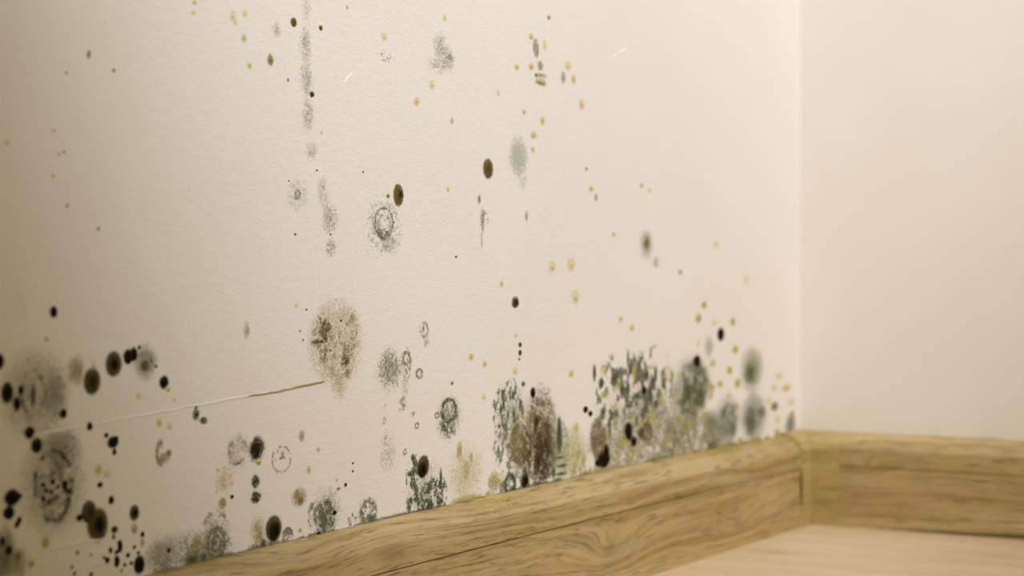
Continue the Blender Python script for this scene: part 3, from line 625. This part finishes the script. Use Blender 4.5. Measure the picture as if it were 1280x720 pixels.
c4 = spot(141, 553, 13, 14, 'black', G, 'three-lobed black blot above the yellow dot'); spot(145, 549, 6, 8, 'black', 'lobe', parent=c4); spot(133, 544, 5, 6, 'black', 'dark_dot', parent=c4); spot(143, 565, 5, 8, 'black', 'dark_dot', parent=c4)
d1 = spot(168, 641, 11, 18, 'brown', G, 'dark brown oval spot with a grey smear below it', fuzz=.7); spot(168, 641, 7, 11, 'black', 'dark_core', parent=d1); spot(168, 661, 8, 14, 'grey', 'grey_smear', parent=d1)
spot(174, 706, 13, 22, 'black', G, 'black drop-shaped spot low on the wall, largest of the black cluster')
e1 = spot(321, 561, 17, 29, 'brown', G, 'ragged dark olive blot with a yellow spot under it', wob=.3, fuzz=.6); spot(323, 577, 8, 11, 'yellow', 'yellow_foot', parent=e1); spot(320, 563, 11, 18, 'black', 'dark_core', parent=e1, wob=.3)
spot(319, 602, 9, 15, 'brown', G, 'small dark olive oval above a ragged dark fleck', wob=.26)
spot(320, 622, 11, 14, 'brown', G, 'ragged dark fleck below the small olive oval', wob=.3, fuzz=.9)
spot(610, 211, 12, 24, 'gold', G, 'golden brown oval spot beside the smooth grey-green smudge', wob=.09, fuzz=.3)
gd = spot(498, 244, 12, 26, 'gold', G, 'golden brown blot just above the grey double ring', wob=.16, fuzz=.3); spot(485, 245, 4, 6, 'olive', 'side_dot', parent=gd); spot(499, 242, 7, 12, 'brown', 'dark_core', parent=gd)
spot(367, 28, 8, 12, 'gold', G, 'dark brown oval dot high on the wall, larger of two', wob=.06, fuzz=.1); 
spot(390, 118, 5.5, 7.5, 'brown', G, 'small dark dot on the long grey vertical smear', fuzz=.2)
spot(401, 35, 4.5, 6.5, 'gold', G, 'small brown dot high on the wall, smaller of two', fuzz=.2)
spot(111, 68, 5, 12, 'olive', G, 'slanted olive dash high on the shaded wall', rot=-.4)
spot(644, 378, 8.5, 14, 'brown', G, 'dark brown dot above a column of tiny specks', wob=.2, fuzz=.3)
spot(901, 418, 8, 16, 'black', G, 'black oval dot amid yellow dots near the corner')
m1 = spot(245, 518, 8, 13, 'green', G, 'ragged dark green flecks below the wall crease', wob=.3, fuzz=1.0); spot(254, 526, 8, 8, 'green', 'second_fleck', parent=m1, wob=.3, fuzz=1); spot(246, 518, 4, 6, 'brown', 'dark_core', parent=m1); spot(245, 509, 3, 5, 'green', 'small_fleck', parent=m1)
spot(329, 679, 6, 10, 'green', G, 'small blackish green lump where board meets wall by the black oval')
spot(398, 667, 5, 5, 'black', G, 'tiny black dot on the board edge below the speckled colony')

CN = {'yellow': 'yellow', 'pale': 'pale cream yellow', 'orange': 'orange', 'grey': 'grey', 'olive': 'olive brown', 'moss': 'olive yellow', 'black': 'black', 'brown': 'dark brown'}
def many(lst, label, group, name='mould_dot', kind='black', fuzz=None):
    for t in lst:
        k = t[4] if len(t) > 4 else kind
        spot(t[0], t[1], t[2], t[3], k, name, label.replace('{c}', CN[k]), group, fuzz=fuzz)
many([(138, 688, 5.5, 7), (150, 683, 6, 15), (146, 690, 5, 6), (134, 701, 6.5, 9), (130, 697, 3.5, 4), (146, 702, 7, 14), (156, 706, 4, 5), (164, 704, 4, 5), (160, 694, 5, 6), (168, 684, 4, 5), (173, 691, 4, 5), (152, 713, 4, 5, 'olive'), (143, 662, 8, 9, 'brown'), (142, 671, 4, 6, 'brown'), (178, 668, 5, 7), (178, 678, 6, 12, 'grey'), (148, 678, 3, 4, 'brown')],
     'small {c} speck clustered around the black drop-shaped spot', 'specks low on the wall')
many([(97, 691, 3.5, 5), (114, 693, 3, 4), (90, 709, 3.5, 5), (93, 717, 4, 5), (114, 718, 5, 6)], 'tiny brown speck on the bare wrinkled strip at the wall foot', 'brown specks on the wrinkled strip', kind='brown')
many([(79, 517, 9, 12), (112, 533, 8, 10)], 'round black dot below the two round dark brown spots', 'black dots below brown spots')
many([(125, 606, 7, 7), (139, 625, 7, 10)], 'round black dot between the yellow dot and the largest brownish blot', 'black dots above the brownish blot')
many([(11, 688, 9, 13), (3, 677, 7, 10)], 'black dot on the dark grey-green smear at the board end', 'black dots on the smear')
many([(211, 688, 5, 6)], 'dark dot in the smoky haze beside the concentric rings', None)
many([(290, 621, 4.5, 5)], 'tiny dark dot beside the dotted orange ring', None, kind='brown')
many([(650, 431, 4, 6), (650, 441, 4, 7), (649, 449, 2.5, 3)], 'tiny dark speck in a column below the dark brown dot', 'column of tiny specks', kind='brown')
many([(432, 606, 3.5, 5, 'brown'), (423, 611, 5, 4.5, 'olive'), (421, 600, 3, 5, 'yellow'), (441, 579, 2.2, 2.4), (441, 589, 2.2, 2.6)], 'tiny {c} speck above the speckled colony with the black dot', 'specks above the speckled colony')
many([(383, 387, 2.4, 2.4), (375, 414, 2, 2.4), (379, 425, 2, 2.4), (370, 382, 4, 6, 'pale')], 'pinpoint {c} speck beside the large pale yellowish brown colony', 'pinpoint specks', kind='brown')
many([(396, 213, 2.2, 2.2), (369, 293, 2.6, 3), (413, 293, 2, 2.4), (570, 321, 2.4, 3), (454, 215, 2, 2), (360, 100, 3, 5, 'olive'), (361, 226, 2, 2)], 'pinpoint {c} speck on bare wall around the two faint ring marks', 'stray pinpoint specks', kind='brown')
many([(142, 88, 4, 6), (83, 91, 3.5, 4), (80, 190, 4, 4), (84, 257, 4, 4.5), (123, 286, 4, 5), (58, 424, 4, 5), (74, 193, 3, 3)], 'tiny faint olive speck on the shaded upper wall', 'specks on the shaded wall', kind='olive')
many([(9, 178, 7, 7), (67, 163, 6, 5), (66, 220, 6, 6)], 'small rusty orange dot on the shaded upper wall', 'orange dots on the shaded wall', kind='orange')

# yellow dots
Y = 'mould_dot'
many([(556, 22, 5, 10, 'pale'), (540, 106, 7, 12, 'pale'), (521, 127, 7, 12, 'orange'), (565, 151, 5, 8), (646, 84, 6, 8), (664, 83, 7, 10), (664, 46, 6, 9), (686, 22, 4, 6, 'olive'), (710, 82, 8, 12, 'pale'), (717, 99, 6, 12), (727, 131, 7, 13, 'orange'), (623, 117, 4, 8, 'pale'), (655, 140, 5, 7), (678, 151, 6, 11), (667, 169, 8, 10), (666, 187, 5, 7), (704, 97, 6, 16, 'grey'), (681, 56, 5, 14, 'pale')],
     'small {c} dot high on the wall around the banded green colony', 'dots around the banded colony', Y, 'yellow')
many([(291, 20, 8, 14, 'pale'), (294, 28, 5, 8, 'pale'), (306, 17, 7, 9, 'pale'), (305, 48, 7, 11), (312, 82, 6, 9), (338, 75, 8, 15, 'olive'), (243, 3, 6, 6), (434, 9, 4, 6), (480, 46, 7, 10, 'pale'), (402, 166, 3, 4), (242, 16, 6, 6, 'pale'), (377, 84, 3, 8, 'pale')],
     'small {c} dot high on the wall around the long grey smear', 'dots around the long smear', Y, 'yellow')
many([(560, 237, 4, 7), (739, 236, 6, 8), (745, 247, 4, 10, 'grey'), (767, 293, 5, 7), (733, 211, 4, 6, 'grey'), (812, 238, 5, 7, 'pale'), (802, 232, 4, 6, 'grey'), (850, 340, 5, 7, 'grey'), (895, 305, 6, 10, 'pale'), (933, 350, 6, 10, 'pale'), (658, 270, 4, 14, 'grey')],
     'tiny faint {c} dot on the bare wall around the soft round green spot', 'faint dots around the round green spot', Y, 'yellow')
for q, lb in (((690, 333, 9, 16), 'pale yellow oval with a darker fleck, one of a level pair midway up'), ((714, 331, 10, 19), 'plain pale cream oval, the paler of a level pair midway up'), ((719, 371, 10, 18), 'pale yellow oval with a darker centre, below the level pair of ovals')):
    ov = spot(*q, 'pale', Y, lb, 'pale yellow oval dots')
    if 'darker' in lb: spot(q[0] + 1, q[1] + 2, 4, 6, 'yellow', 'centre_fleck', parent=ov)
many([(627, 355, 4.5, 8), (645, 419, 5, 7, 'pale'), (644, 464, 7, 11, 'pale'), (589, 446, 7, 9), (606, 455, 6, 8), (605, 496, 6, 9, 'pale'), (565, 479, 4, 5, 'olive'), (714, 467, 7, 10)],
     'small {c} dot on the wall above the tall brown colony', 'dots above the brown colony', Y, 'yellow')
many([(776, 399, 5, 8), (790, 410, 6, 9)], 'small yellow dot above the widest mottled colony', 'yellow dots above the mottled colony', Y, 'yellow')
many([(873, 398, 8, 13), (880, 381, 7, 11), (893, 403, 6, 8, 'pale'), (916, 402, 7, 11), (919, 437, 8, 11), (912, 463, 8, 11), (922, 479, 8, 13), (900, 480, 7, 9), (873, 430, 4, 10, 'pale')],
     'soft {c} dot around the black oval dot near the corner', 'dots around the black oval', Y, 'moss')
many([(968, 485, 8, 9, 'pale'), (983, 485, 12, 10, 'yellow'), (989, 502, 9, 10, 'pale'), (968, 508, 10, 12, 'olive'), (972, 524, 7, 12, 'pale'), (974, 470, 9, 10, 'pale'), (961, 500, 5, 10, 'pale')],
     'soft {c} dot between the stacked green pair and the corner', 'dots beside the corner', Y, 'yellow')
many([(123, 587, 10, 14), (134, 593, 8, 11, 'pale')], '{c} dot beside the ring colony with black specks', 'yellow dots by the speckled ring', Y, 'yellow')
many([(57, 678, 11, 16, 'moss'), (39, 705, 9, 11, 'moss'), (22, 696, 8, 14, 'olive')], '{c} dot below the ring colony with black specks', 'olive yellow dots below the speckled ring', Y, 'moss')
many([(199, 529, 7, 11), (212, 533, 7, 10, 'pale'), (173, 495, 6, 10, 'pale'), (218, 500, 5, 6, 'pale')], 'small dull {c} dot beside the wall crease', 'dull yellow dots by the crease', Y, 'yellow')
many([(386, 587, 6, 11), (398, 562, 5, 6), (375, 663, 5, 6, 'moss'), (377, 545, 8, 14, 'grey')], 'small {c} dot near the round tan smudge', 'dots near the tan smudge', Y, 'yellow')
R = 'mould_ring'
for (x, y, w, h, lb) in ((524, 467, 10, 15, 'tiny olive ring beside the thin faint grey-green patch'), (546, 519, 6, 9, 'tiny olive yellow ring touching the oval speckled colony'), (521, 532, 6, 9, 'tiny olive ring near the trail of grey specks'), (506, 565, 5, 9, 'tiny yellow ring above the seed-shaped blot')):
    colony(R, x, y, lb, [('ring', [(0, 0, w, h, ringd(1, .7, .22, 500, 301, 0, .2), (132, 120, 66), (172, 158, 104))])])

# ------------------------------------------------------------------ growth along the top edge of the board
def crust(name, x0, x1, label, c0, c1, dens, hmax, seed):
    acc = Acc(); ua, ub = W(x0, 600)[0], W(x1, 600)[0]
    ub = min(ub, -0.001)
    _, sz = scale((x0 + x1) / 2, 600); s = max(.0003, .8 * sz)
    n = int((ub - ua) / s * 14 * dens)
    u = rng.uniform(ua, ub, n); k = sst(fbm(u * 45, u * 0 + 3, seed, 3), .35, .65)
    keep = rng.uniform(0, 1, n) < .15 + .85 * k; u = u[keep]; k = k[keep]
    z = ztop(u) + np.abs(rng.normal(0, 1, len(u))) * hmax * (0.25 + k) * .5
    m = rng.uniform(0, 1, len(u))[:, None]
    flakes(acc, u, z, s * rng.uniform(.7, 1.4, len(u)), lin(c0) * (1 - m) + lin(c1) * m)
    o = acc.build(name, ((ua + ub) / 2, float(ztop((ua + ub) / 2)))); tag(o, label, 'mould')
    return o
crust('mould_line', 190, 380, 'dark green mould line on the board edge under the concentric rings', (62, 70, 48), (104, 104, 72), .9, .0022, 5)
crust('mould_line', 380, 600, 'thin green mould line on the board edge under the seed-shaped blot', (76, 78, 50), (132, 126, 84), .55, .0012, 6)
crust('mould_line', 600, 740, 'dark mould line on the board edge under the tall brown colony', (60, 58, 38), (120, 112, 74), .8, .002, 7)
crust('mould_line', 740, 1000, 'yellow-green mould line on the board edge under the mottled colony', (92, 88, 44), (184, 168, 84), .9, .003, 8)
def board_dust(name, label, x0, x1, cnt, c0, c1, seed):
    """yellow growth lying on the rounded top of the board"""
    acc = Acc(); ua, ub = W(x0, 600)[0], min(W(x1, 545)[0], -0.004)
    u = rng.uniform(ua, ub, cnt); k = sst(fbm(u * 50, u * 0 + 1, seed), .35, .6); keep = rng.uniform(0, 1, cnt) < k; u = u[keep]
    n = len(u); ang = np.radians(90 - np.abs(rng.normal(0, 22, n)).clip(0, 60))
    d = 0.0035 + (BT - .0035) * np.cos(ang) ** 1.45; zz = (BH - .0115 + .0115 * np.sin(ang) ** 1.45) * ztop(u) / BH
    s = .0011 * rng.uniform(.6, 1.2, n); v = np.zeros((n, 5, 3)); th = rng.uniform(0, 1.5, n)
    tx, tz = np.sin(ang), -np.cos(ang)
    for i in range(4):
        a = th + i * math.pi / 2; e1 = np.cos(a) * s * .6; e2 = np.sin(a) * s * .6
        v[:, i, 0] = d + e2 * tx + .00005; v[:, i, 1] = u + e1; v[:, i, 2] = zz + e2 * tz + .00005
    v[:, 4, 0] = d + np.cos(ang) * s * .3; v[:, 4, 1] = u; v[:, 4, 2] = zz + np.sin(ang) * s * .35
    kk = np.arange(n)[:, None] * 5; f = np.concatenate([kk + np.array([[i, (i + 1) % 4, 4]]) for i in range(4)], 0)
    m = rng.uniform(0, 1, n)[:, None]; c = lin(c0) * (1 - m) + lin(c1) * m
    acc.add(v.reshape(-1, 3), f, np.repeat(c[:, None, :], 5, 1).reshape(-1, 3))
    o = acc.build(name, ((ua + ub) / 2, float(ztop(0)))); tag(o, label, 'mould', kind='stuff')
board_dust('mould_dusting', 'yellow mould dusting on the board top beside the inner corner', 800, 999, 1500, (150, 132, 50), (200, 178, 92), 11)
board_dust('mould_dusting', 'pale yellow mould dusting on the board top under the yellow streaks', 540, 640, 500, (190, 170, 84), (214, 196, 124), 12)

# ------------------------------------------------------------------ creases and scratches of the wallpaper, parts of the wall
def tint_mat(name, c):
    N = NT(name); t = N.n('ShaderNodeTexCoord').outputs['Object']
    N.l(N.mix(N.noise(t, 400), rgba(c), rgba(tuple(int(v * .9) for v in c))), N.b.inputs['Base Color']); N.b.inputs['Roughness'].default_value = .8
    return N.m
M_crack = tint_mat('brown_torn_paper', (168, 150, 116))  # torn edge is browner than the wall around it
def ridge(name, pts, wd, ht, mat, seed=0):
    p = np.array([W(*q) for q in pts]); q = []
    for i in range(len(p) - 1):
        for t in np.linspace(0, 1, 9)[:(-1 if i < len(p) - 2 else None)]: q.append(p[i] * (1 - t) + p[i + 1] * t)
    q = np.array(q); n = len(q); v = []; f = []
    jit = (vnoise(np.arange(n) * .9, np.zeros(n), seed) - .5) * wd * .8
    for i in range(n):
        e = min(i, n - 1 - i) / 4; k = min(1, .15 + e)
        k *= .7 + .6 * float(vnoise(np.array([i * .6]), np.array([2.]), seed + 1)[0])
        z = q[i, 1] + jit[i]
        v += [(0, q[i, 0], z + wd * k), (ht * k, q[i, 0], z), (0, q[i, 0], z - wd * .5 * k)]
    for i in range(n - 1):
        a = i * 3; f += [(a, a + 3, a + 4, a + 1), (a + 1, a + 4, a + 5, a + 2)]
    o = pymesh(name, v, f, mat, wall_left)
    o.data.flip_normals()
    return o
ridge('crease', [(-20, 556), (60, 541), (165, 522), (300, 497), (348, 489)], .0009, .00022, M_wall, 1)
ridge('torn_edge', [(300, 497), (345, 490), (385, 481), (409, 476)], .0005, .0006, M_crack, 2)
ridge('crease', [(55, 688), (95, 680), (140, 672)], .0012, .0002, M_wall, 3)
ridge('crease', [(60, 704), (110, 693), (150, 688)], .0010, .00015, M_wall, 4)
ridge('crease', [(70, 716), (120, 706), (160, 701)], .0010, .00015, M_wall, 5)
ridge('crease', [(425, 612), (470, 604), (500, 597)], .0008, .00007, M_wall, 7)
ridge('crease', [(162, 430), (163, 500), (163, 562)], .0006, .00008, M_wall, 10)
ridge('crease', [(22, 362), (28, 382), (35, 402)], .0006, .0002, M_wall, 11)
ridge('scratch', [(764, 74), (774, 67), (784, 59)], .0007, .0005, M_wall, 8)
ridge('scratch', [(429, 104), (436, 96), (441, 90)], .0006, .0004, M_wall, 9)
print('mould triangles', TRIS[0], 'objects', len(bpy.data.objects))
